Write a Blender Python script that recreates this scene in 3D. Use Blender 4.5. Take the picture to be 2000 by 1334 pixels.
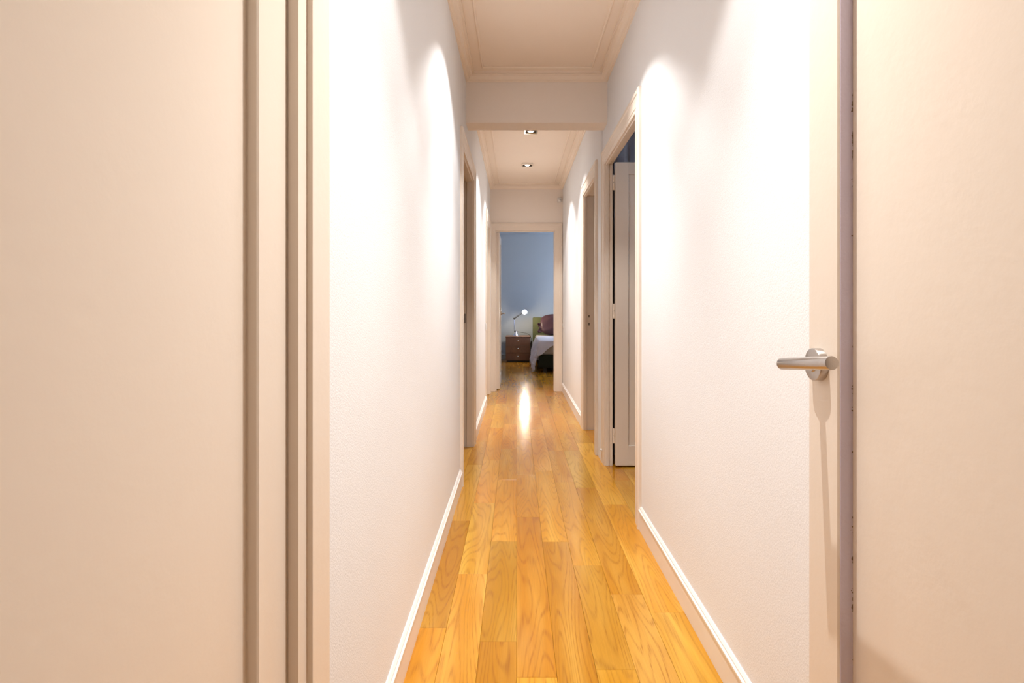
import bpy, bmesh, math, random
from mathutils import Vector, Matrix
random.seed(7)
S = bpy.context.scene
C = S.collection
for o in list(bpy.data.objects):
    bpy.data.objects.remove(o, do_unlink=True)

# ------------------------------------------------------------------ camera
cam_d = bpy.data.cameras.new('camera')
cam = bpy.data.objects.new('camera', cam_d); C.objects.link(cam)
cam.location = (0, 0, 1.08)
cam.rotation_euler = (math.radians(90), 0, 0)
cam_d.sensor_width = 36.0
cam_d.lens = 36.0 * 1115 / 2000
cam_d.shift_x = -9 / 2000
cam_d.shift_y = -68 / 2000
cam_d.clip_start = 0.02
S.camera = cam

# ------------------------------------------------------------------ world, exposure
w = bpy.data.worlds.new('world'); S.world = w; w.use_nodes = True
bg = w.node_tree.nodes['Background']
bg.inputs[0].default_value = (0.60, 0.76, 1.0, 1)
bg.inputs[1].default_value = 3.5
S.view_settings.view_transform = 'Standard'
S.view_settings.look = 'None'
S.view_settings.gamma = 1
S.view_settings.use_curve_mapping = False
S.view_settings.exposure = 1.37
SPOT_WIDE, SPOT_CORE = 18.0, 50.0
SPOT_COLOR = (1.0, 0.985, 0.96)
BEDLAMP_POWER = 4.2

# ------------------------------------------------------------------ main dimensions
XL, XR, XRB = -0.338, 0.606, 0.590     # corridor wall faces (right wall steps in behind the beam)
YSTEP = 4.0
WT = 0.075                              # wall thickness
HC = 2.63                               # ceiling
YE = 7.30                               # end wall face
YE2 = 7.40
YB = -1.6                               # closing wall behind the camera
BX0, BX1, BY1 = -1.5, 2.6, 11.75        # bedroom
HEAD = 2.05

# ------------------------------------------------------------------ materials
def mat(name):
    m = bpy.data.materials.new(name); m.use_nodes = True
    nt = m.node_tree
    return m, nt, nt.nodes['Principled BSDF']

def N(nt, t, **kw):
    n = nt.nodes.new(t)
    for k, v in kw.items(): setattr(n, k, v)
    return n

def paint(name, col, rough=0.5, bump=0.0, scale=200.0, var=0.03, spec=0.5, detail=3.0):
    m, nt, b = mat(name)
    b.inputs['Roughness'].default_value = rough
    b.inputs['Specular IOR Level'].default_value = spec
    tc = N(nt, 'ShaderNodeTexCoord')
    n = N(nt, 'ShaderNodeTexNoise'); n.inputs['Scale'].default_value = 3.0; n.inputs['Detail'].default_value = 4
    nt.links.new(tc.outputs['Object'], n.inputs['Vector'])
    r = N(nt, 'ShaderNodeMixRGB'); r.blend_type = 'MIX'
    r.inputs[1].default_value = (*[c * (1 - var) for c in col], 1)
    r.inputs[2].default_value = (*[min(1, c * (1 + var)) for c in col], 1)
    nt.links.new(n.outputs['Fac'], r.inputs[0]); nt.links.new(r.outputs[0], b.inputs['Base Color'])
    if bump:
        n2 = N(nt, 'ShaderNodeTexNoise'); n2.inputs['Scale'].default_value = scale; n2.inputs['Detail'].default_value = detail
        nt.links.new(tc.outputs['Object'], n2.inputs['Vector'])
        bp = N(nt, 'ShaderNodeBump'); bp.inputs['Strength'].default_value = bump; bp.inputs['Distance'].default_value = 0.004
        nt.links.new(n2.outputs['Fac'], bp.inputs['Height']); nt.links.new(bp.outputs['Normal'], b.inputs['Normal'])
    return m

def metal(name, col, rough):
    m, nt, b = mat(name)
    b.inputs['Base Color'].default_value = (*col, 1); b.inputs['Metallic'].default_value = 1
    tc = N(nt, 'ShaderNodeTexCoord'); n = N(nt, 'ShaderNodeTexNoise'); n.inputs['Scale'].default_value = 400
    nt.links.new(tc.outputs['Object'], n.inputs['Vector'])
    mr = N(nt, 'ShaderNodeMapRange'); mr.inputs[3].default_value = rough * 0.8; mr.inputs[4].default_value = rough * 1.2
    nt.links.new(n.outputs['Fac'], mr.inputs[0]); nt.links.new(mr.outputs[0], b.inputs['Roughness'])
    return m

def emit(name, col, strength):
    m, nt, b = mat(name)
    b.inputs['Base Color'].default_value = (*col, 1)
    b.inputs['Emission Color'].default_value = (*col, 1)
    b.inputs['Emission Strength'].default_value = strength
    return m

def oak(name, dark, mid, light, rough=0.18, gs=1.0, coat=0.0):
    m, nt, b = mat(name); L = nt.links.new
    tc = N(nt, 'ShaderNodeTexCoord'); oi = N(nt, 'ShaderNodeObjectInfo')
    mul = N(nt, 'ShaderNodeVectorMath', operation='SCALE'); mul.inputs[0].default_value = (7.3, 31.7, 13.1)
    L(oi.outputs['Random'], mul.inputs['Scale'])
    add = N(nt, 'ShaderNodeVectorMath', operation='ADD'); L(tc.outputs['Object'], add.inputs[0]); L(mul.outputs[0], add.inputs[1])
    def stretched(sx, sy, scale, detail, dist=0.0):
        mp = N(nt, 'ShaderNodeVectorMath', operation='MULTIPLY'); mp.inputs[1].default_value = (sx, sy, 1)
        L(add.outputs[0], mp.inputs[0])
        n = N(nt, 'ShaderNodeTexNoise'); n.inputs['Scale'].default_value = scale; n.inputs['Detail'].default_value = detail
        n.inputs['Distortion'].default_value = dist
        L(mp.outputs[0], n.inputs['Vector']); return n.outputs['Fac']
    base = stretched(10 * gs, 0.85 * gs, 1.0, 0.8, 0.05)
    k = N(nt, 'ShaderNodeMath', operation='MULTIPLY'); L(base, k.inputs[0]); k.inputs[1].default_value = 125
    s = N(nt, 'ShaderNodeMath', operation='SINE'); L(k.outputs[0], s.inputs[0])
    ring = N(nt, 'ShaderNodeMapRange'); L(s.outputs[0], ring.inputs[0]); ring.inputs[1].default_value = -0.2; ring.inputs[2].default_value = 1
    pw = N(nt, 'ShaderNodeMath', operation='POWER'); L(ring.outputs[0], pw.inputs[0]); pw.inputs[1].default_value = 2.2
    fib = stretched(420, 9, 1.0, 3)
    fm = N(nt, 'ShaderNodeMapRange'); L(fib, fm.inputs[0]); fm.inputs[1].default_value = 0.35; fm.inputs[2].default_value = 0.7
    gm = N(nt, 'ShaderNodeMath', operation='MULTIPLY'); L(pw.outputs[0], gm.inputs[0]); L(fm.outputs[0], gm.inputs[1])
    # tone per plank + broad streaks
    st = stretched(9, 0.8, 1.0, 2, 0.2)
    sm = N(nt, 'ShaderNodeMapRange'); L(st, sm.inputs[0]); sm.inputs[1].default_value = 0.42; sm.inputs[2].default_value = 0.72
    m1 = N(nt, 'ShaderNodeMixRGB'); m1.inputs[1].default_value = (*mid, 1); m1.inputs[2].default_value = (*light, 1); L(sm.outputs[0], m1.inputs[0])
    gf = N(nt, 'ShaderNodeMath', operation='MULTIPLY'); L(gm.outputs[0], gf.inputs[0]); gf.inputs[1].default_value = 0.68
    m2 = N(nt, 'ShaderNodeMixRGB'); L(m1.outputs[0], m2.inputs[1]); m2.inputs[2].default_value = (*dark, 1); L(gf.outputs[0], m2.inputs[0])
    f2 = N(nt, 'ShaderNodeMapRange'); L(fib, f2.inputs[0]); f2.inputs[1].default_value = 0.3; f2.inputs[2].default_value = 0.75; f2.inputs[3].default_value = 0.90; f2.inputs[4].default_value = 1.05
    tone = N(nt, 'ShaderNodeMapRange'); L(oi.outputs['Random'], tone.inputs[0]); tone.inputs[3].default_value = 0.78; tone.inputs[4].default_value = 1.10
    t2 = N(nt, 'ShaderNodeMath', operation='MULTIPLY'); L(f2.outputs[0], t2.inputs[0]); L(tone.outputs[0], t2.inputs[1])
    hs = N(nt, 'ShaderNodeHueSaturation'); L(m2.outputs[0], hs.inputs['Color']); L(t2.outputs[0], hs.inputs['Value'])
    w2 = N(nt, 'ShaderNodeTexWhiteNoise', noise_dimensions='1D'); L(oi.outputs['Random'], w2.inputs['W'])
    hm = N(nt, 'ShaderNodeMapRange'); L(w2.outputs['Value'], hm.inputs[0]); hm.inputs[3].default_value = 0.489; hm.inputs[4].default_value = 0.4995
    L(hm.outputs[0], hs.inputs['Hue'])
    L(hs.outputs[0], b.inputs['Base Color'])
    rr = N(nt, 'ShaderNodeMapRange'); L(st, rr.inputs[0]); rr.inputs[3].default_value = rough * 0.85; rr.inputs[4].default_value = rough * 1.25
    L(rr.outputs[0], b.inputs['Roughness'])
    bp = N(nt, 'ShaderNodeBump'); bp.inputs['Strength'].default_value = 0.05; bp.inputs['Distance'].default_value = 0.002
    L(gm.outputs[0], bp.inputs['Height']); L(bp.outputs['Normal'], b.inputs['Normal'])
    b.inputs['Coat Weight'].default_value = coat; b.inputs['Coat Roughness'].default_value = 0.15
    return m

M = {}
M['wall'] = paint('wall_plaster', (0.888, 0.888, 0.902), 0.75, 0.22, 260, 0.012, 0.3)
M['ceil'] = paint('ceiling_paint', (0.97, 0.84, 0.71), 0.8, 0.05, 120, 0.015, 0.2)
M['trim'] = paint('cream_gloss_paint', (0.87, 0.765, 0.66), 0.38, 0.08, 60, 0.02, 0.45)
M['base'] = paint('baseboard_paint', (0.88, 0.82, 0.77), 0.35, 0.05, 60, 0.015, 0.45)
M['beam'] = paint('beam_paint', (0.94, 0.85, 0.77), 0.75, 0.15, 260, 0.012, 0.3)
M['lilac'] = paint('worn_lilac_grey_edge', (0.78, 0.72, 0.88), 0.5, 0.3, 90, 0.06, 0.3)
def chips(m):
    nt = m.node_tree; b = nt.nodes['Principled BSDF']; L = nt.links.new
    src = b.inputs['Base Color'].links[0].from_socket
    tc = N(nt, 'ShaderNodeTexCoord'); sp = N(nt, 'ShaderNodeSeparateXYZ'); L(tc.outputs['Object'], sp.inputs[0])
    n3 = N(nt, 'ShaderNodeTexNoise'); n3.inputs['Scale'].default_value = 160; L(tc.outputs['Object'], n3.inputs['Vector'])
    w3 = N(nt, 'ShaderNodeMath', operation='MULTIPLY_ADD'); L(n3.outputs['Fac'], w3.inputs[0]); w3.inputs[1].default_value = .010; L(sp.outputs['X'], w3.inputs[2])
    e = N(nt, 'ShaderNodeMath', operation='GREATER_THAN'); L(w3.outputs[0], e.inputs[0]); e.inputs[1].default_value = .5212
    n = N(nt, 'ShaderNodeTexNoise'); n.inputs['Scale'].default_value = 38; n.inputs['Detail'].default_value = 5; L(tc.outputs['Object'], n.inputs['Vector'])
    g = N(nt, 'ShaderNodeMath', operation='GREATER_THAN'); L(n.outputs['Fac'], g.inputs[0]); g.inputs[1].default_value = .60
    k = N(nt, 'ShaderNodeMath', operation='MULTIPLY'); L(e.outputs[0], k.inputs[0]); L(g.outputs[0], k.inputs[1])
    mx = N(nt, 'ShaderNodeMixRGB'); L(k.outputs[0], mx.inputs[0]); L(src, mx.inputs[1]); mx.inputs[2].default_value = (.16, .10, .07, 1)
    L(mx.outputs[0], b.inputs['Base Color'])
chips(M['lilac'])
M['blue'] = paint('blue_grey_wall', (0.43, 0.485, 0.55), 0.8, 0.15, 200, 0.02, 0.2)
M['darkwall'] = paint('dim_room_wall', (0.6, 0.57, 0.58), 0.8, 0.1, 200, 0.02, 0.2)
M['room2'] = paint('side_room_wall', (0.66, 0.60, 0.58), 0.8, 0.2, 220, 0.02, 0.2)
M['oak'] = oak('oak_floor', (0.28, 0.095, 0.006), (0.60, 0.275, 0.014), (0.76, 0.43, 0.060), 0.17)
M['steel'] = metal('brushed_steel', (0.50, 0.46, 0.43), 0.30)
M['chrome'] = metal('chrome', (0.75, 0.74, 0.73), 0.12)
M['alu'] = metal('lamp_aluminium', (0.60, 0.66, 0.85), 0.28)
M['black'] = paint('black_plastic', (0.02, 0.018, 0.017), 0.4, 0, 1, 0.1)
M['white'] = paint('white_plastic', (0.80, 0.78, 0.76), 0.3, 0, 1, 0.01)
M['hole'] = paint('painted_hole_shade', (0.03, 0.02, 0.015), 0.7, 0, 1, 0.1)
M['spot'] = emit('halogen_glow', (1.0, 0.96, 0.92), 30.0)
M['bulb'] = emit('bulb_glow', (1.0, 0.93, 0.80), 28.0)
M['walnut'] = oak('brown_veneer', (0.16, 0.075, 0.040), (0.27, 0.145, 0.085), (0.33, 0.185, 0.11), 0.4, 1.5)
M['green'] = paint('olive_fabric', (0.14, 0.155, 0.075), 0.9, 0.6, 300, 0.15, 0.2)
M['darkgreen'] = paint('dark_green_fabric', (0.030, 0.034, 0.022), 0.9, 0.5, 300, 0.15, 0.2)
M['sheet'] = paint('beige_sheet', (0.42, 0.37, 0.33), 0.9, 0.4, 150, 0.05, 0.2)
M['throw'] = paint('white_throw', (0.78, 0.76, 0.85), 0.9, 0.6, 180, 0.05, 0.2)
M['mauve'] = paint('mauve_satin', (0.085, 0.036, 0.046), 0.45, 0.4, 14, 0.10, 0.4)
M['curtain'] = paint('slate_curtain', (0.45, 0.45, 0.50), 0.85, 0.3, 200, 0.08, 0.2)

def glass():
    m, nt, b = mat('window_glass')
    nt.nodes.remove(b)
    out = nt.nodes['Material Output']
    tr = N(nt, 'ShaderNodeBsdfTransparent'); gl = N(nt, 'ShaderNodeBsdfGlossy'); gl.inputs['Roughness'].default_value = 0.02
    mx = N(nt, 'ShaderNodeMixShader'); mx.inputs[0].default_value = 0.07
    nt.links.new(tr.outputs[0], mx.inputs[1]); nt.links.new(gl.outputs[0], mx.inputs[2]); nt.links.new(mx.outputs[0], out.inputs[0])
    return m
M['glass'] = glass()

# ------------------------------------------------------------------ mesh helpers
class MB:
    def __init__(self): self.bm = bmesh.new()
    def box(self, x0, x1, y0, y1, z0, z1, bev=0.0, seg=1):
        b = self.bm
        vs = [b.verts.new((x, y, z)) for x in (x0, x1) for y in (y0, y1) for z in (z0, z1)]
        fs = []
        for q in ((0, 1, 3, 2), (4, 6, 7, 5), (0, 4, 5, 1), (2, 3, 7, 6), (0, 2, 6, 4), (1, 5, 7, 3)):
            fs.append(b.faces.new([vs[i] for i in q]))
        if bev:
            es = list({e for f in fs for e in f.edges})
            bmesh.ops.bevel(b, geom=es, offset=bev, segments=seg, affect='EDGES', profile=0.5)
        return self
    def cyl(self, p0, p1, r0, r1=None, seg=24, bev=0.0):
        """solid round bar with optional rounded end edges"""
        r1 = r0 if r1 is None else r1
        p0, p1 = Vector(p0), Vector(p1); d = (p1 - p0); L = d.length; d.normalize()
        a = d.orthogonal().normalized(); c = d.cross(a)
        rows = [(0, r0), (L, r1)] if not bev else [(0, r0 - bev), (bev * .3, r0 - bev * .3), (bev, r0), (L - bev, r1), (L - bev * .3, r1 - bev * .3), (L, r1 - bev)]
        self.lathe(p0, d, a, c, rows, seg); return self
    def lathe(self, p0, d, a, c, rows, seg=24, cap=True):
        b = self.bm; rings = []
        for t, r in rows:
            rings.append([b.verts.new(p0 + d * t + (a * math.cos(2 * math.pi * k / seg) + c * math.sin(2 * math.pi * k / seg)) * r) for k in range(seg)])
        for A, B in zip(rings, rings[1:]):
            for k in range(seg): b.faces.new((A[k], A[(k + 1) % seg], B[(k + 1) % seg], B[k]))
        if cap:
            b.faces.new(rings[0][::-1]); b.faces.new(rings[-1])
        return self
    def tube(self, pts, r, seg=8):
        pts = [Vector(p) for p in pts]; b = self.bm; rings = []
        up = None
        for i, p in enumerate(pts):
            d = (pts[min(i + 1, len(pts) - 1)] - pts[max(i - 1, 0)]).normalized()
            if up is None: up = d.orthogonal().normalized()
            a = (up - d * up.dot(d)).normalized(); up = a; c = d.cross(a)
            rings.append([b.verts.new(p + (a * math.cos(2 * math.pi * k / seg) + c * math.sin(2 * math.pi * k / seg)) * r) for k in range(seg)])
        for A, B in zip(rings, rings[1:]):
            for k in range(seg): b.faces.new((A[k], A[(k + 1) % seg], B[(k + 1) % seg], B[k]))
        b.faces.new(rings[0][::-1]); b.faces.new(rings[-1]); return self
    def sweep(self, frames, closed):
        """frames: list of equal-length vertex loops (profile sections)"""
        b = self.bm; rings = [[b.verts.new(p) for p in f] for f in frames]
        n = len(rings[0]); m = len(rings)
        for i in range(m if closed else m - 1):
            A, B = rings[i], rings[(i + 1) % m]
            for k in range(n): b.faces.new((A[k], A[(k + 1) % n], B[(k + 1) % n], B[k]))
        if not closed:
            b.faces.new(rings[0][::-1]); b.faces.new(rings[-1])
        return self
    def grid(self, fn, nu, nv):
        b = self.bm
        V = [[b.verts.new(fn(i / nu, j / nv)) for j in range(nv + 1)] for i in range(nu + 1)]
        for i in range(nu):
            for j in range(nv): b.faces.new((V[i][j], V[i + 1][j], V[i + 1][j + 1], V[i][j + 1]))
        return self
    def build(self, name, m, parent=None, smooth=False, origin=None):
        bm = self.bm
        bmesh.ops.recalc_face_normals(bm, faces=bm.faces)
        if origin is not None: bmesh.ops.translate(bm, verts=bm.verts, vec=-Vector(origin))
        me = bpy.data.meshes.new(name); bm.to_mesh(me); bm.free()
        if smooth:
            for p in me.polygons: p.use_smooth = True
            try: me.set_sharp_from_angle(angle=math.radians(40))
            except Exception: pass
        me.materials.append(M[m] if isinstance(m, str) else m)
        o = bpy.data.objects.new(name, me); C.objects.link(o)
        if origin is not None: o.location = origin
        if parent is not None:
            pl = Vector((0, 0, 0)); q = parent
            while q is not None: pl += Vector(q.location); q = q.parent
            o.parent = parent
            o.location = Vector(o.location) - pl
        return o

def empty(name, loc=(0, 0, 0)):
    o = bpy.data.objects.new(name, None); C.objects.link(o); o.location = loc; o.empty_display_size = 0.1
    return o
def tag(o, label=None, cat=None, group=None, kind=None):
    if label: o['label'] = label
    if cat: o['category'] = cat
    if group: o['group'] = group
    if kind: o['kind'] = kind
    return o
def struct(o, label, cat): return tag(o, label, cat, kind='structure')

# ------------------------------------------------------------------ walls
def wall_x(name, x0, x1, y0, y1, openings, label, m='wall', extra=()):
    """wall slab between x0..x1 along y with door openings (a, b, head)"""
    mb = MB(); y = y0
    for a, b_, h in sorted(openings):
        mb.box(x0, x1, y, a, 0, HC); mb.box(x0, x1, a, b_, h, HC); y = b_
    mb.box(x0, x1, y, y1, 0, HC)
    for e in extra: mb.box(*e)
    return struct(mb.build(name, m), label, 'wall')
J = 0.02                                              # jamb lining thickness
wall_x('wall_left', XL - WT, XL, YB, YE, [(0.03, 0.90, HEAD + J), (3.53 - J, 4.40 + J, HEAD + J), (6.30 - J, 7.05 + J, HEAD + J)],
       'white textured wall on the left of the corridor')
wall_x('wall_right', XR, XR + .046, YB, YSTEP, [(2.867 - J, 3.88 + J, HEAD + J)],
       'white textured wall on the right, in front of the beam')
wall_x('wall_right_far', XRB, XRB + WT, YSTEP, YE, [(4.25 - J, 5.0 + J, HEAD + J)],
       'white wall on the right beyond the ceiling beam')
mb = MB()                                             # end wall with bedroom doorway
mb.box(BX0 - .08, -0.272 - J, YE, YE2, 0, HC); mb.box(0.487 + J, BX1 + .08, YE, YE2, 0, HC); mb.box(-0.272 - J, 0.487 + J, YE, YE2, HEAD + J, HC)
struct(mb.build('wall_end', 'beam'), 'white wall above and around the bedroom doorway at the corridor end', 'wall')
struct(MB().box(XL - .1, XR + .1, YB - .08, YB, 0, HC).build('wall_near', 'wall'), 'white wall closing the corridor behind the viewpoint', 'wall')
# bedroom shell
struct(MB().box(BX0 - .08, BX1 + .08, BY1, BY1 + .08, 0, HC).build('wall_bedroom_back', 'blue'), 'blue-grey bedroom wall behind the nightstand and bed', 'wall')
struct(MB().box(BX0 - .08, BX0, YE2, BY1, 0, HC).build('wall_bedroom_left', 'blue'), 'blue-grey left side wall of the bedroom', 'wall')
mb = MB(); wy0, wy1, wz0, wz1 = 9.5, 11.5, 0.7, 2.3
mb.box(BX1, BX1 + .08, YE2, wy0, 0, HC); mb.box(BX1, BX1 + .08, wy1, BY1, 0, HC)
mb.box(BX1, BX1 + .08, wy0, wy1, 0, wz0); mb.box(BX1, BX1 + .08, wy0, wy1, wz1, HC)
struct(mb.build('wall_bedroom_right', 'blue'), 'blue-grey bedroom wall with the added window, right of the bed', 'wall')
win = empty('added_window_1', (BX1 + .04, (wy0 + wy1) / 2, wz0)); struct(win, 'unseen tall bedroom window added to supply cool daylight', 'window')  # out-of-view window, added to give the bedroom its cool daylight
mb = MB()
mb.box(BX1 + .01, BX1 + .07, wy0, wy0 + .06, wz0, wz1); mb.box(BX1 + .01, BX1 + .07, wy1 - .06, wy1, wz0, wz1)
mb.box(BX1 + .01, BX1 + .07, wy0 + .06, wy1 - .06, wz0, wz0 + .06); mb.box(BX1 + .01, BX1 + .07, wy0 + .06, wy1 - .06, wz1 - .06, wz1)
mb.box(BX1 + .01, BX1 + .07, 10.47, 10.53, wz0 + .06, wz1 - .06); mb.build('window_frame', 'trim', win)
for a, b_ in ((wy0 + .06, 10.47), (10.53, wy1 - .06)):
    MB().box(BX1 + .037, BX1 + .043, a, b_, wz0 + .06, wz1 - .06).build('pane', 'glass', win)
# side rooms
mb = MB(); RX = XR + .046
mb.box(2.3, 2.38, 1.2, 3.1, 0, HC); mb.box(2.3, 2.38, 3.7, 5.1, 0, HC); mb.box(2.3, 2.38, 3.1, 3.7, 0, 1.75); mb.box(2.3, 2.38, 3.1, 3.7, 2.35, HC); mb.box(RX, 2.3, 1.12, 1.2, 0, HC); mb.box(RX + .03, 2.3, 4.16, 4.24, 0, HC)
struct(mb.build('wall_side_room', 'darkwall'), 'dim walls of the room behind the open panelled door', 'wall')
struct(MB().box(XRB + WT, 2.3, 5.03, 5.11, 0, HC).build('wall_second_room', 'room2'), 'greyish wall with switch seen through the second right doorway', 'wall')
mb = MB(); mb.box(-1.9, -1.82, 3.0, 5.0, 0, HC); mb.box(-1.82, XL - WT, 3.0, 3.08, 0, HC); mb.box(-1.82, XL - WT, 4.92, 5.0, 0, HC)
struct(mb.build('wall_left_room', 'darkwall'), 'dark walls of the room through the left doorway', 'wall')

w2 = empty('added_window_2', (2.34, 3.4, 1.75)); struct(w2, 'unseen small high window added to brighten the dim side room', 'window')  # added out of view so daylight reaches the curtain behind the door
mb = MB(); mb.box(2.31, 2.37, 3.1, 3.14, 1.75, 2.35); mb.box(2.31, 2.37, 3.66, 3.7, 1.75, 2.35); mb.box(2.31, 2.37, 3.14, 3.66, 1.75, 1.79); mb.box(2.31, 2.37, 3.14, 3.66, 2.31, 2.35)
mb.build('window_frame', 'trim', w2); MB().box(2.337, 2.343, 3.14, 3.66, 1.79, 2.31).build('pane', 'glass', w2)

# ceiling, beam
struct(MB().box(-2.0, 2.8, YB - .1, BY1 + .1, HC, HC + .1).build('ceiling', 'ceil'), 'flat cream-white ceiling of the corridor', 'ceiling')
BM0, BM1, BMZ = 3.81, 3.975, 2.307
mb = MB(); mb.box(XL - .01, XR + .01, BM0, BM1, BMZ, HC + .01, 0.003)
struct(mb.build('ceiling_beam', 'beam'), 'boxed beam crossing the corridor ceiling halfway along', 'beam')

# ------------------------------------------------------------------ crown mouldings
def ring(prof, x0, x1, y0, y1):
    """prof: closed list of (offset from wall, z) swept round a rectangle with mitred corners"""
    cs = [(x0, y0, 1, 1), (x1, y0, -1, 1), (x1, y1, -1, -1), (x0, y1, 1, -1)]
    return [[(cx + sx * o, cy + sy * o, z) for o, z in prof] for cx, cy, sx, sy in cs]
crown = [(0, HC), (0, HC - .052), (.008, HC - .052), (.010, HC - .045), (.022, HC - .043), (.026, HC - .034), (.034, HC - .022), (.044, HC - .020), (.046, HC - .014), (.058, HC - .016), (.058, HC)]
bead = [(.112, HC), (.112, HC - .004), (.116, HC - .008), (.121, HC - .008), (.125, HC - .004), (.125, HC)]
for i, (x0, x1, y0, y1, lab) in enumerate(((XL, XR, YB, BM0, 'cream plaster crown moulding in front of the beam'),
                                           (XL, XRB, BM1 + .025, YE, 'cream plaster crown moulding between beam and bedroom doorway'),
                                           (BX0, BX1, YE2, BY1, 'crown moulding round the bedroom ceiling'))):
    t = struct(MB().sweep(ring(crown, x0, x1, y0, y1), True).build('trim_%d' % (i + 1), 'blue' if i == 2 else 'ceil'), lab, 'moulding')
    MB().sweep(ring(bead, x0, x1, y0, y1), True).build('bead', 'ceil', t)

# ------------------------------------------------------------------ baseboards
BBP = [(0, 0), (.013, 0), (.013, .086), (.016, .090), (.016, .096), (.010, .099), (.010, .104), (.004, .110), (0, .110)]
def baseboard(name, segs, label):
    mb = MB()
    for (xf, s, y0, y1) in segs:
        mb.sweep([[(xf + s * o, y, z) for o, z in BBP] for y in (y0, y1)], False)
    return struct(mb.build(name, 'base'), label, 'baseboard')
baseboard('baseboard_left', [(XL, 1, YB, -.06), (XL, 1, .99, 3.40), (XL, 1, 4.51, 6.195)], 'cream stepped baseboard along the left corridor wall')
baseboard('baseboard_right', [(XR, -1, YB, .10), (XR, -1, .165, 2.775)], 'cream stepped baseboard along the near right corridor wall')
baseboard('baseboard_right_far', [(XRB, -1, 5.102, YE - .02)], 'cream stepped baseboard on the far right wall')
mb = MB()
mb.sweep([[(x, BY1 - o, z) for o, z in BBP] for x in (BX0, BX1)], False)
struct(mb.build('baseboard_bedroom', 'blue'), 'baseboard under the blue bedroom wall', 'baseboard')
mb = MB(); mb.sweep([[(x, 5.03 - o, z) for o, z in BBP] for x in (XRB + WT + .03, 2.3)], False)
struct(mb.build('baseboard_second_room', 'base'), 'baseboard in the room behind the second right doorway', 'baseboard')

# ------------------------------------------------------------------ floor of single planks
floor = struct(MB().box(-2.0, 2.8, YB - .1, BY1 + .1, -.06, -.014).build('floor', 'oak'), 'glossy honey-coloured oak plank floor', 'floor')
PW = 0.118
# end joints of each plank row, metres along the corridor
joints = {-3: [2.8809, 4.5787], -2: [2.3069, 4.014], -1: [1.8413, 3.5627, 5.2585], 0: [1.6633, 2.9299, 4.6387, 6.3047], 1: [2.6235, 3.7573, 5.0238], 2: [2.3822, 3.5149, 5.5239], 3: [2.1427, 3.4065, 5.7728], 4: [2.0171, 4.5101], 5: [3.547]}
nplank = 0
def plank(x0, x1, y0, y1):
    global nplank
    cx, cy = (x0 + x1) / 2, (y0 + y1) / 2
    g = 0.0003
    mb = MB(); mb.box(x0 + g, x1 - g, y0 + g, y1 - g, -.014, 0, 0.0007)
    mb.build('plank', 'oak', floor, origin=(cx, cy, 0)); nplank += 1
def run(col, y0, y1, given=(), step=(0.75, 1.5), x0=None, x1=None):
    xa = col * PW if x0 is None else x0; xb = (col + 1) * PW if x1 is None else x1
    js = sorted(given); ys = [y0]
    cur = y0
    for t in js + [y1]:
        while t - cur > step[1] * 1.15:
            cur += random.uniform(*step)
            if t - cur < .35: break
            ys.append(cur)
        if t > ys[-1] + .12 or t == y1: ys.append(t)
        cur = t
    for a, b_ in zip(ys, ys[1:]): plank(xa, xb, a, b_)
for c in range(-3, 5):
    g = joints.get(c, [])
    x0 = XL if c == -3 else None; x1 = XR - .001 if c == 4 else None
    run(c, YB, BY1, g, (0.7, 1.3), x0, x1)
for c in range(5, 12):                                # side rooms, right
    run(c, 2.75, 5.03, joints.get(c, []), (.8, 1.3), XR - .001 if c == 5 else None)
for c in range(-7, -3):                               # left room
    run(c, 3.3, 4.7, [], (.8, 1.3), None, XL if c == -4 else None)
for c in range(5, 16): run(c, YE2, BY1, [], (1.2, 1.8), XR - .001 if c == 5 else None)
for c in range(-9, -3): run(c, YE2, BY1, [], (1.2, 1.8), None, XL if c == -4 else None)

# ------------------------------------------------------------------ door casings, jambs, leaves
CAS = [(0, 0), (0, .010), (.004, .012), (.012, .012), (.014, .010), (.020, .010), (.023, .013), (.072, .015), (.076, .019), (.094, .019), (.1, .014), (.1, 0)]
def frame_path(a, b_, h, place, prof, wmul=1.0):
    """door casing: profile (outward, proud) swept up one side, across and down"""
    mb = MB(); fr = []
    for (u, v, du, dv) in ((a, 0, -1, 0), (a, h, -1, 1), (b_, h, 1, 1), (b_, 0, 1, 0)):
        fr.append([place(u + du * o * wmul, v + dv * o * wmul, p) for o, p in prof])
    return mb.sweep(fr, False)
def on_x(xf, s): return lambda u, v, p: (xf + s * p, u, v)
def on_y(yf, s): return lambda u, v, p: (u, yf + s * p, v)

def jamb_x(a, b_, h, x0, x1, stop0, stop1, reb=.011):
    """jamb lining of an opening in a wall along y: box on each side and head, with a stop standing proud"""
    mb = MB()
    mb.box(x0, x1, a - J + .0005, a, 0, h); mb.box(x0, x1, b_, b_ + J - .0005, 0, h); mb.box(x0, x1, a - J + .0005, b_ + J - .0005, h, h + J - .0005)
    mb.box(stop0, stop1, a, a + reb, 0, h, .001); mb.box(stop0, stop1, b_ - reb, b_, 0, h, .001); mb.box(stop0, stop1, a + reb, b_ - reb, h - reb, h, .001)
    return mb

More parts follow.
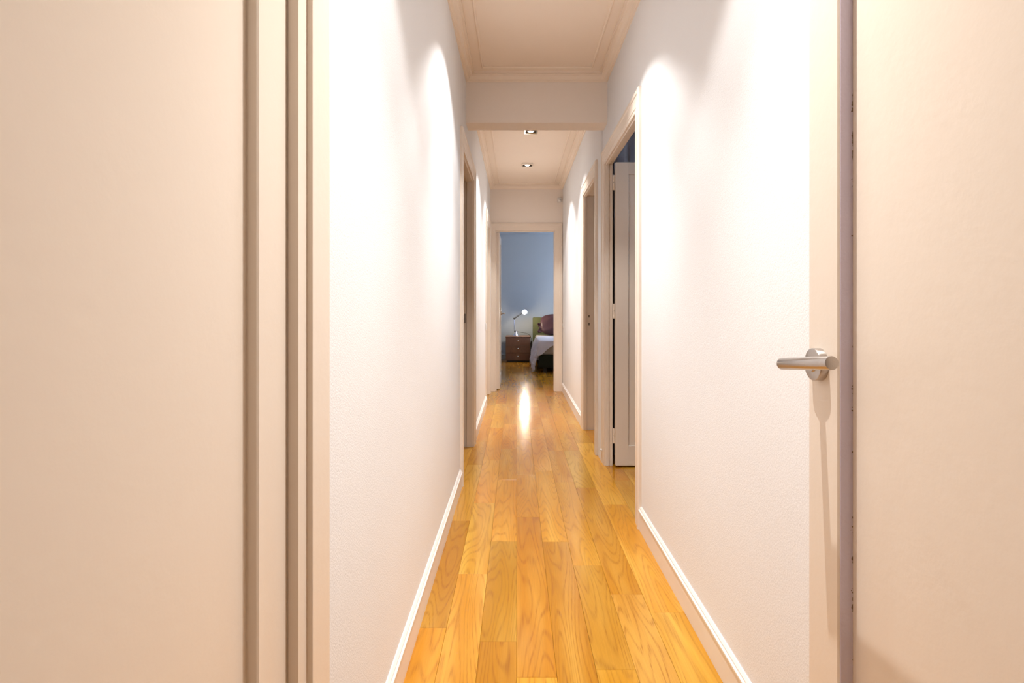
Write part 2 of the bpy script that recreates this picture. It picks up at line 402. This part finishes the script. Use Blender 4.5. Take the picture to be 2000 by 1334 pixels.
def leaf_parts(parent, P, w, h, t, stile, top, bot, rec, m='trim', name='leaf', bead_m=None):
    """framed leaf: P maps (across, thick, up) to world; front is thick=0"""
    def bx(mb, a0, a1, t0, t1, z0, z1, bev=0):
        p, q = P(a0, t0, z0), P(a1, t1, z1)
        mb.box(min(p[0], q[0]), max(p[0], q[0]), min(p[1], q[1]), max(p[1], q[1]), min(p[2], q[2]), max(p[2], q[2]), bev)
    mb = MB()
    bx(mb, 0, stile, 0, t, 0, h, .0025); bx(mb, w - stile, w, 0, t, 0, h, .0025)
    bx(mb, stile - .0026, w - stile + .0026, .0001, t - .0001, h - top, h - .0001, .002); bx(mb, stile - .0026, w - stile + .0026, .0001, t - .0001, .0001, bot, .002)
    lf = mb.build(name, m, parent)
    mb = MB(); bx(mb, stile - .002, w - stile + .002, rec, t - .008, bot - .002, h - top + .002)
    mb.build('panel', m, lf)
    if bead_m:
        mb = MB(); bx(mb, stile, stile + .0012, .003, rec, bot, h - top); mb.build('panel_edge', bead_m, lf)['label'] = 'worn lilac-grey edge of the stile'  # thin lilac-grey strip along the inner side of the stile
    return lf

def lever_handle(parent, base, out, along, name='handle', R=.0265, T=.013, neck=.058, L=.14, r=.0098, lift=.016):
    base, out, along = Vector(base), Vector(out), Vector(along)
    up = Vector((0, 0, 1))
    ax = base + out * neck
    mb = MB()
    mb.cyl(base + out * .002, ax, .0085, None, 20)
    mb.cyl(ax - along * .008, ax + along * L + up * lift, r, None, 32, .0012)
    lv = mb.build(name, 'steel', parent, smooth=True); lv['label'] = 'brushed steel lever'
    mb = MB(); a = up; c = out.cross(a)
    mb.lathe(base, out, a, c, [(0, R), (T - .0015, R), (T - .0004, R - .0006), (T, R - .002), (T, .0125), (T + .001, .0115), (T + .003, .0112), (T + .003, .008)], 40)
    mb.build('rosette', 'steel', lv, smooth=True)
    return lv

# --- left door, closed, nearest the viewpoint
d = empty('door_1', (XL, .46, 0)); struct(d, 'closed cream panelled door in the left wall, nearest the viewer', 'door')
prof1 = [(0, -.01), (0, .006), (.0355, .006), (.0355, .0145), (.037, .016), (.115, .016), (.1165, .0145), (.1165, 0), (.05, 0), (.05, -.01)]
frame_path(.060, .868, HEAD - .01, on_x(XL, 1), prof1).build('casing', 'trim', d)
mb = MB(); mb.box(XL - WT, XL - .0105, .868, .8995, 0, HEAD); mb.box(XL - WT, XL - .0105, .0305, .06, 0, HEAD); mb.box(XL - WT, XL - .0105, .0305, .8995, HEAD, HEAD + J - .0005)
mb.build('jamb', 'trim', d)
leaf_parts(d, lambda a, t, z: (-.349 - t, .8665 - a, .008 + z), .805, HEAD - .02, .040, .0955, .11, .16, .017)

# --- right door leaf standing open along the right wall, with lever handle
d = empty('door_2', (.53, .14, 0)); struct(d, 'open cream door with brushed steel lever handle against the right wall', 'door')
leaf_parts(d, lambda a, t, z: (.495 + t, .968 - a, .010 + z), .80, HEAD - .02, .040, .089, .11, .16, .022, bead_m='lilac')
lever_handle(d, (.495, .931, .986), (-1, 0, 0), (0, -1, 0))
MB().box(.497, XR, .105, .160, 0, HEAD, .002).build('jamb', 'trim', d)
for z in (.22, 1.05, 1.86): MB().cyl((.500, .164, z), (.500, .164, z + .09), .006, None, 12).build('hinge', 'trim', d)

# --- left doorway, mid corridor
d = empty('door_3', (XL, 3.96, 0)); struct(d, 'dark open doorway with cream casing in the left wall', 'doorway')
frame_path(3.53, 4.40, HEAD, on_x(XL, 1), CAS, 1.12).build('casing', 'trim', d)
jamb_x(3.53, 4.40, HEAD, XL - WT - .012, XL, XL - .046, XL - .002).build('jamb', 'trim', d)
MB().box(XL - .075, XL - .052, 4.3975, 4.3999, .955, 1.025).build('strike_plate', 'steel', d)

# --- right doorway with the panelled leaf swung into the room
d = empty('door_4', (XR, 3.37, 0)); struct(d, 'tall cream panelled door standing open inside the first right doorway', 'door')
frame_path(2.867, 3.88, HEAD, on_x(XR, -1), CAS).build('casing', 'trim', d)
jamb_x(2.867, 3.88, HEAD, XR, XR + .046, XR, XR + .020).build('jamb', 'trim', d)
leaf_parts(d, lambda a, t, z: (.6655 + a, 3.838 + t, .010 + z), .86, HEAD - .008, .040, .088, .082, .135, .011)
for z in (.155, 1.0, 1.87):
    mb = MB(); mb.cyl((XR + .0525, 3.868, z), (XR + .0525, 3.868, z + .05), .0062, None, 12); mb.cyl((XR + .0525, 3.868, z + .053), (XR + .0525, 3.868, z + .10), .0062, None, 12)
    mb.box(.632, .6515, 3.8785, 3.8798, z, z + .10)
    mb.build('hinge', 'trim', d)
MB().cyl((XR - .018, 3.93, .095), (XR - .034, 3.93, .095), .009, .007, 16, .002).build('bumper', 'white', d)

# --- second right doorway
d = empty('door_5', (XRB, 4.62, 0)); struct(d, 'second right doorway with latch holes in its cream jamb', 'doorway')
frame_path(4.25, 5.0, HEAD, on_x(XRB, -1), CAS).build('casing', 'trim', d)
jamb_x(4.25, 5.0, HEAD, XRB, XRB + WT + .012, XRB, XRB + .022).build('jamb', 'trim', d)
MB().box(XRB + .034, XRB + .056, 4.9982, 4.9999, .88, 1.03).build('strike_plate', 'trim', d)
for z0, z1 in ((.985, 1.007), (.915, .940)): MB().box(XRB + .040, XRB + .048, 4.9975, 4.9983, z0, z1).build('latch_hole_shade', 'hole', d)  # solid dark boxes: shade inside the latch holes put in as colour

# --- far left door, closed
d = empty('door_6', (XL, 6.67, 0)); struct(d, 'closed door in the left wall beside the bedroom doorway', 'door')
frame_path(6.30, 7.05, HEAD, on_x(XL, 1), CAS).build('casing', 'trim', d)
jamb_x(6.30, 7.05, HEAD, XL - WT, XL, XL - .020, XL - .002).build('jamb', 'trim', d)
leaf_parts(d, lambda a, t, z: (XL - .022 - t, 7.048 - a, .008 + z), .746, HEAD - .012, .040, .09, .09, .14, .011)

# --- bedroom doorway
d = empty('door_7', (.107, YE, 0)); struct(d, 'bedroom doorway with wide cream casing at the corridor end', 'door')
CASE = [(0, 0), (0, .012), (.006, .015), (.06, .017), (.064, .020), (.092, .020), (.098, .015), (.098, 0)]
mb = MB(); fr = []
for (u, v, sl, sv) in ((-.272, 0, -.062 / .098, 0), (-.272, HEAD, -.062 / .098, 1), (.487, HEAD, .96, 1), (.487, 0, .96, 0)):
    fr.append([(u + sl * o, YE - p, v + sv * o) for o, p in CASE])
mb.sweep(fr, False).build('casing', 'trim', d)
mb = MB()
mb.box(-.272 - J + .0005, -.272, YE, YE2 + .01, 0, HEAD); mb.box(.487, .487 + J - .0005, YE, YE2 + .01, 0, HEAD); mb.box(-.272 - J + .0005, .487 + J - .0005, YE, YE2 + .01, HEAD, HEAD + J - .0005)
mb.box(-.272, -.258, YE + .01, YE + .05, 0, HEAD, .001); mb.box(.475, .487, YE + .01, YE + .05, 0, HEAD, .001); mb.box(-.258, .475, YE + .01, YE + .05, HEAD - .012, HEAD, .001)
mb.build('jamb', 'trim', d)
leaf_parts(d, lambda a, t, z: (-.222 - t, YE2 + .025 + a, .008 + z), .75, HEAD - .012, .040, .09, .09, .14, .011)
lever_handle(d, (-.222, YE2 + .025 + .70, .985), (1, 0, 0), (0, -1, 0), neck=.05, L=.11, lift=0)

# ------------------------------------------------------------------ ceiling spots (each carries its own lamp)
def downlight(x, y, label, power=1.0):
    d = empty('ceiling_spotlight', (x, y, HC)); tag(d, label, 'spotlight', 'recessed halogen spots along the corridor ceiling')
    s, wd, z0 = .060, .013, HC - .020
    mb = MB()
    mb.box(x - s, x + s, y - s, y - s + wd, z0, HC, .002); mb.box(x - s, x + s, y + s - wd, y + s, z0, HC, .002)
    mb.box(x - s, x - s + wd, y - s + wd, y + s - wd, z0, HC, .002); mb.box(x + s - wd, x + s, y - s + wd, y + s - wd, z0, HC, .002)
    mb.build('frame', 'chrome', d)
    MB().box(x - s + wd, x + s - wd, y - s + wd, y + s - wd, HC - .006, HC - .0005).build('back_plate', 'black', d)
    mb = MB()
    mb.lathe(Vector((x, y, HC - .006)), Vector((0, 0, -1)), Vector((1, 0, 0)), Vector((0, -1, 0)), [(0, .031), (.009, .031), (.011, .029), (.011, .025), (.006, .022)], 28, cap=False)
    mb.build('lamp_ring', 'chrome', d, smooth=True)
    mb = MB()
    mb.lathe(Vector((x, y, HC - .007)), Vector((0, 0, -1)), Vector((1, 0, 0)), Vector((0, -1, 0)), [(0, .0235), (.005, .0235), (.010, .018), (.012, .010), (.0125, .001)], 24)
    mb.build('bulb', 'spot', d, smooth=True)
    for nm, en, size, blend in (('halogen_spill', SPOT_WIDE, 104, 0.30), ('halogen_beam', SPOT_CORE, 76, 1.0)):
        ld = bpy.data.lights.new(nm, 'SPOT'); ld.energy = en * power; ld.color = SPOT_COLOR
        ld.spot_size = math.radians(size); ld.spot_blend = blend; ld.shadow_soft_size = 0.008
        lo = bpy.data.objects.new(nm, ld); C.objects.link(lo); lo.parent = d; lo.location = (0, 0, -.024)
    return d
downlight(.170, 1.06, 'chrome square spotlight above the lever handle, out of the upper frame edge')
downlight(.100, 2.66, 'chrome square spotlight in front of the beam, just above the frame')
downlight(.125, 5.00, 'chrome square ceiling spotlight just beyond the beam', 0.85)
downlight(.117, 6.20, 'farther chrome square ceiling spotlight, nearest the bedroom doorway', 0.85)

# ------------------------------------------------------------------ small wall fittings
def switch(name, c, n, label, cat='switch', w_=.075, h_=.08):
    """plate with rocker; n = outward normal axis ('x+','x-','y-')"""
    d = empty(name, c); tag(d, label, cat)
    def bx(mb, a, hgt, t0, t1, bev):
        x, y, z = c
        if n[0] == 'x':
            s = 1 if n[1] == '+' else -1
            mb.box(min(x + s * t0, x + s * t1), max(x + s * t0, x + s * t1), y - a, y + a, z - hgt, z + hgt, bev)
        else: mb.box(x - a, x + a, y - t1, y - t0, z - hgt, z + hgt, bev)
        return mb
    bx(MB(), w_ / 2, h_ / 2, 0, .010, .002).build('plate', 'white', d)
    bx(MB(), w_ / 2 - .014, h_ / 2 - .014, .0098, .014, .0015).build('rocker' if cat == 'switch' else 'insert', 'white', d)
    return d
switch('light_switch', (XL, 6.12, .865), 'x+', 'white light switch on the left wall before the bedroom doorway')
switch('light_switch', (XRB, 7.16, .850), 'x-', 'white light switch on the far right wall by the bedroom casing')
switch('light_switch', (.722, 5.03, .900), 'y-', 'pale light switch inside the second right doorway')
switch('wall_socket', (.722, 5.03, .260), 'y-', 'white socket low on the wall inside the second right doorway', 'socket')
d = empty('motion_sensor', (.545, YE, 2.44)); tag(d, 'small white motion sensor in the corner above the bedroom doorway', 'sensor')
MB().box(.517, .572, YE - .040, YE, 2.412, 2.468, .008, 2).build('housing', 'white', d)
MB().cyl((.545, YE - .039, 2.434), (.545, YE - .052, 2.430), .018, .012, 20, .003).build('lens', 'white', d, smooth=True)

# curtain folds in the side room
def cur(u, v):
    x = .70 + u * .9
    return (x, 4.09 + .022 * math.sin(u * 62) + .010 * math.sin(u * 23 + 1), .03 + v * 2.52)
mb = MB().grid(cur, 140, 2)
o = mb.build('curtain', 'curtain', smooth=True); sm = o.modifiers.new('s', 'SOLIDIFY'); sm.thickness = .004
tag(o, 'slate-grey hanging folds behind the open panelled door', 'curtain')
d = empty('curtain_rail', (1.15, 4.09, 2.56)); tag(d, 'dark rail carrying the grey folds behind the panelled door', 'curtain rail')
MB().cyl((.69, 4.09, 2.562), (1.65, 4.09, 2.562), .011, None, 14).build('rod', 'black', d, smooth=True)
for x in (.74, 1.6): MB().box(x - .01, x + .01, 4.08, 4.16, 2.555, 2.575).build('bracket', 'black', d)

# ------------------------------------------------------------------ nightstand
NX0, NX1, NY0, NY1 = -.212, .268, 11.10, 11.62
d = empty('nightstand', ((NX0 + NX1) / 2, 11.36, 0)); tag(d, 'brown three-drawer nightstand under the lit desk lamp', 'nightstand')
mb = MB(); mb.box(NX0, NX1, NY0 + .02, NY1, .03, .478, .003); mb.build('body', 'walnut', d)
MB().box(NX0 + .02, NX1 - .02, NY0 + .05, NY1 - .02, 0, .03).build('plinth', 'black', d)
MB().box(NX0 - .004, NX1 + .004, NY0 - .004, NY1, .478, .500, .004, 2).build('top', 'walnut', d)
def bow(u, z, off):                               # gently bowed drawer front
    return (NX0 + .004 + u * (NX1 - NX0 - .008), NY0 + .012 - .018 * (1 - (2 * u - 1) ** 2) + off, z)
for k in range(3):
    z0, z1 = .034 + k * .148, .034 + k * .148 + .143
    fr = [[bow(i / 16, z0, 0), bow(i / 16, z1, 0), bow(i / 16, z1, .018), bow(i / 16, z0, .018)] for i in range(17)]
    dr = MB().sweep(fr, False).build('drawer', 'walnut', d)
    zc = (z0 + z1) / 2 + .01; y0 = NY0 - .006; xc = (NX0 + NX1) / 2
    mb = MB(); mb.lathe(Vector((xc, y0 + .002, zc)), Vector((0, -1, 0)), Vector((1, 0, 0)), Vector((0, 0, 1)), [(0, .006), (.010, .006), (.014, .012), (.020, .013), (.024, .009), (.025, .001)], 16)
    mb.build('knob', 'chrome', dr, smooth=True)

# ------------------------------------------------------------------ desk lamp
LX, LY = -.03, 11.36
d = empty('desk_lamp', (LX + .015, LY, .50)); tag(d, 'switched-on aluminium arm lamp standing on the nightstand', 'lamp')
mb = MB()
mb.lathe(Vector((LX + .02, LY, .5005)), Vector((0, 0, 1)), Vector((1, 0, 0)), Vector((0, 1, 0)), [(0, .062), (.010, .062), (.014, .058), (.050, .030), (.085, .012), (.092, .010)], 32)
mb.build('base', 'alu', d, smooth=True)
e0 = Vector((LX - .005, LY, .59)); e1 = Vector((LX - .016, LY, .838)); e2 = Vector((.118, LY - .04, .955))
mb = MB(); mb.cyl(e0, e1, .007, None, 12); mb.cyl(e0 + Vector((-.016, 0, .02)), e1 + Vector((-.016, 0, -.02)), .0025, None, 8); mb.build('lower_arm', 'alu', d, smooth=True)
mb = MB(); mb.cyl(e1, e2, .007, None, 12); mb.cyl(e1 + Vector((-.004, 0, .02)), e2 + Vector((-.02, 0, .006)), .0025, None, 8); mb.build('upper_arm', 'black', d, smooth=True)
mb = MB(); mb.cyl(e1 + Vector((0, -.016, 0)), e1 + Vector((0, .016, 0)), .017, None, 20, .003); mb.cyl(e1, e1 + Vector((-.028, 0, .026)), .007, .004, 10); mb.build('elbow_joint', 'black', d, smooth=True)
MB().cyl(e0 + Vector((0, -.014, 0)), e0 + Vector((0, .014, 0)), .015, None, 20, .003).build('base_joint', 'black', d, smooth=True)
hd = Vector((.10, -.86, -.50)).normalized(); h0 = Vector((.150, LY - .035, 1.015)); ha = hd.orthogonal().normalized(); hc = hd.cross(ha)
mb = MB(); mb.lathe(h0, hd, ha, hc, [(0, .016), (.004, .022), (.045, .034), (.080, .052), (.082, .051), (.048, .031), (.012, .020), (.010, .004)], 32, cap=False)
sh = mb.build('shade', 'alu', d, smooth=True)
mb = MB(); bc = h0 + hd * .062; mb.lathe(bc - hd * .034, hd, ha, hc, [(0, .010), (.012, .016), (.026, .023), (.040, .026), (.050, .023), (.058, .014), (.061, .002)], 24)
mb.build('bulb', 'bulb', d, smooth=True)
ld = bpy.data.lights.new('bulb_light', 'POINT'); ld.energy = BEDLAMP_POWER; ld.color = (1.0, .82, .58); ld.shadow_soft_size = .03
lo = bpy.data.objects.new('bulb_light', ld); C.objects.link(lo); lo.parent = d; lo.location = (h0 + hd * .14) - Vector(d.location)
cp = [(LX + .0, LY + .01, .585), (.03, LY + .03, .578), (.10, LY + .02, .567), (.18, LY + .02, .553), (.235, LY, .530), (.272, LY - .01, .500), (.288, LY - .02, .45), (.293, LY - .02, .40)]
def smoothpts(p, n=6):
    p = [Vector(q) for q in p]; out = []
    for i in range(len(p) - 1):
        a, b_, c, e = p[max(i - 1, 0)], p[i], p[i + 1], p[min(i + 2, len(p) - 1)]
        for k in range(n):
            t = k / n
            out.append(.5 * ((2 * b_) + (c - a) * t + (2 * a - 5 * b_ + 4 * c - e) * t * t + (3 * b_ - a - 3 * c + e) * t ** 3))
    out.append(p[-1]); return out
mb = MB(); mb.tube(smoothpts(cp), .004); mb.cyl((.293, LY - .02, .40), (.293, LY - .02, .345), .010, None, 12, .003); mb.tube([(.293, LY - .02, .35), (.296, LY, .2), (.300, 11.45, .012), (.305, 11.66, .010)], .004)
mb.build('cable', 'black', d, smooth=True)

# ------------------------------------------------------------------ bed
b0, b1, f0, f1 = .365, 1.95, 9.36, 11.60
d = empty('bed', ((b0 + b1) / 2, 10.5, 0)); tag(d, 'bed with olive upholstered headboard and dark base right of the nightstand', 'bed')
MB().box(b0 - .035, b1 + .03, 11.60, 11.725, 0, .862, .020, 3).build('headboard', 'green', d, smooth=True)
MB().box(b0, b1, f0, f1 - .002, .075, .285, .012, 2).build('base', 'darkgreen', d, smooth=True)
for (x, y) in ((b0 + .10, f0 + .06), (b1 - .1, f0 + .06), (b0 + .10, f1 - .1), (b1 - .1, f1 - .1)):
    MB().box(x - .03, x + .03, y - .03, y + .03, 0, .075).build('leg', 'black', d)
MB().box(b0 + .01, b1 - .01, f0 + .015, f1 - .004, .286, .510, .04, 4).build('mattress', 'sheet', d, smooth=True)

# throw over the bed, hanging over the near left corner
TZ = .518
def throw(u, v):
    # u: right -> left over the side edge; v: head -> foot over the foot edge
    s = 1.25 - u * 1.67                            # >0 on top, <0 over the left side (length .42)
    tt = 1.35 - v * 1.68                           # >0 on top, <0 over the foot
    ex = max(0, -s); ey = max(0, -tt)
    limx = .36 + .05 * math.sin(v * 17) + .04 * math.sin(v * 41 + 1)
    ex = min(ex, .42) / .42 * limx
    corner = max(0.0, 1 - max(0.0, s) / .30)
    limy = .030 + .20 * corner + .012 * math.sin(u * 37)
    ey = min(ey, .33) / .33 * limy
    drop = math.hypot(ex, ey)
    rnd = .02
    x = b0 - .006 + max(0, s) - .055 * (1 - math.exp(-ex * 6)) - ex * .10 - (.014 * math.sin(v * 46 + 2 * ex * 8) + .009 * math.sin(v * 83)) * min(1, ex * 6)
    y = f0 + .012 + max(0, tt) - .020 * min(1, ey * 12) - ey * .06 - .010 * math.sin(u * 90) * min(1, ey * 8) - .05 * ex * (1 if ey > 0 else 0)
    z = TZ - drop + .006 * math.sin(u * 21 + v * 9) * math.sin(v * 15 + 1) * (1 if drop == 0 else 0)
    if drop == 0: z -= .012 * math.exp(-max(0, min(s, tt)) / .03)
    else: z -= .012
    return (x, y, max(z, .03))
mb = MB(); mb.grid(throw, 90, 90)
th = mb.build('bed_throw', 'throw', smooth=True); tag(th, 'rumpled white fringed throw hanging over the left bed corner', 'blanket')
sm = th.modifiers.new('s', 'SOLIDIFY'); sm.thickness = .006; sm.offset = 1
mb = MB()
for k in range(64):
    v = .05 + .93 * k / 63; p = Vector(throw(1.0, v))
    q = p + Vector((random.uniform(-.015, .01), random.uniform(-.012, .012), -random.uniform(.05, .085)))
    q.z = max(q.z, .012)
    mb.cyl(p + Vector((0, 0, .008)), q, .0045, .002, 6)
for k in range(14):
    u = .76 + .24 * k / 13; p = Vector(throw(u, 1.0))
    q = p + Vector((random.uniform(-.01, .01), -.004, -random.uniform(.05, .08))); q.z = max(q.z, .012)
    mb.cyl(p + Vector((0, 0, .008)), q, .0045, .002, 6)
fr = mb.build('fringe', 'throw', th); fr['kind'] = 'stuff'

# pillow leaning on the headboard
px, py, pz = .87, 11.36, .735
def pil(u, v):
    a = (u - .5) * 2 * math.pi; b_ = (v - .5) * math.pi
    def se(c, e): return math.copysign(abs(c) ** e, c)
    X = .40 * se(math.cos(b_), .45) * se(math.cos(a), .55)
    Y = .105 * se(math.cos(b_), .9) * se(math.sin(a), 1.0)
    Z = .215 * se(math.sin(b_), .55)
    Y += .016 * math.sin(X * 17 + Z * 9) * math.cos(b_) + .010 * math.sin(Z * 31 - X * 13)
    Z += .018 * math.sin(X * 9 + 1.0)
    ang = math.radians(-24)
    y2 = Y * math.cos(ang) - Z * math.sin(ang); z2 = Y * math.sin(ang) + Z * math.cos(ang)
    return (px + X, py + y2, pz + z2)
mb = MB(); mb.grid(pil, 48, 26); bmesh.ops.remove_doubles(mb.bm, verts=mb.bm.verts, dist=.0008)
pl = mb.build('pillow', 'mauve', smooth=True); tag(pl, 'crumpled mauve satin pillow leaning on the olive headboard', 'pillow')
def flange(u, v):
    z = -.20 + u * .20; o = v * .080
    ang = math.radians(-24); Y = -.03 + .022 * math.sin(u * 30) * v + .012 * math.sin(u * 57) * v
    return (px - .375 - o * (.8 + .25 * math.sin(u * 9)), py + Y * math.cos(ang) - z * math.sin(ang), pz + Y * math.sin(ang) + z * math.cos(ang))
mb = MB(); mb.grid(flange, 30, 6)
fl = mb.build('flange', 'mauve', pl, smooth=True); sm = fl.modifiers.new('s', 'SOLIDIFY'); sm.thickness = .004
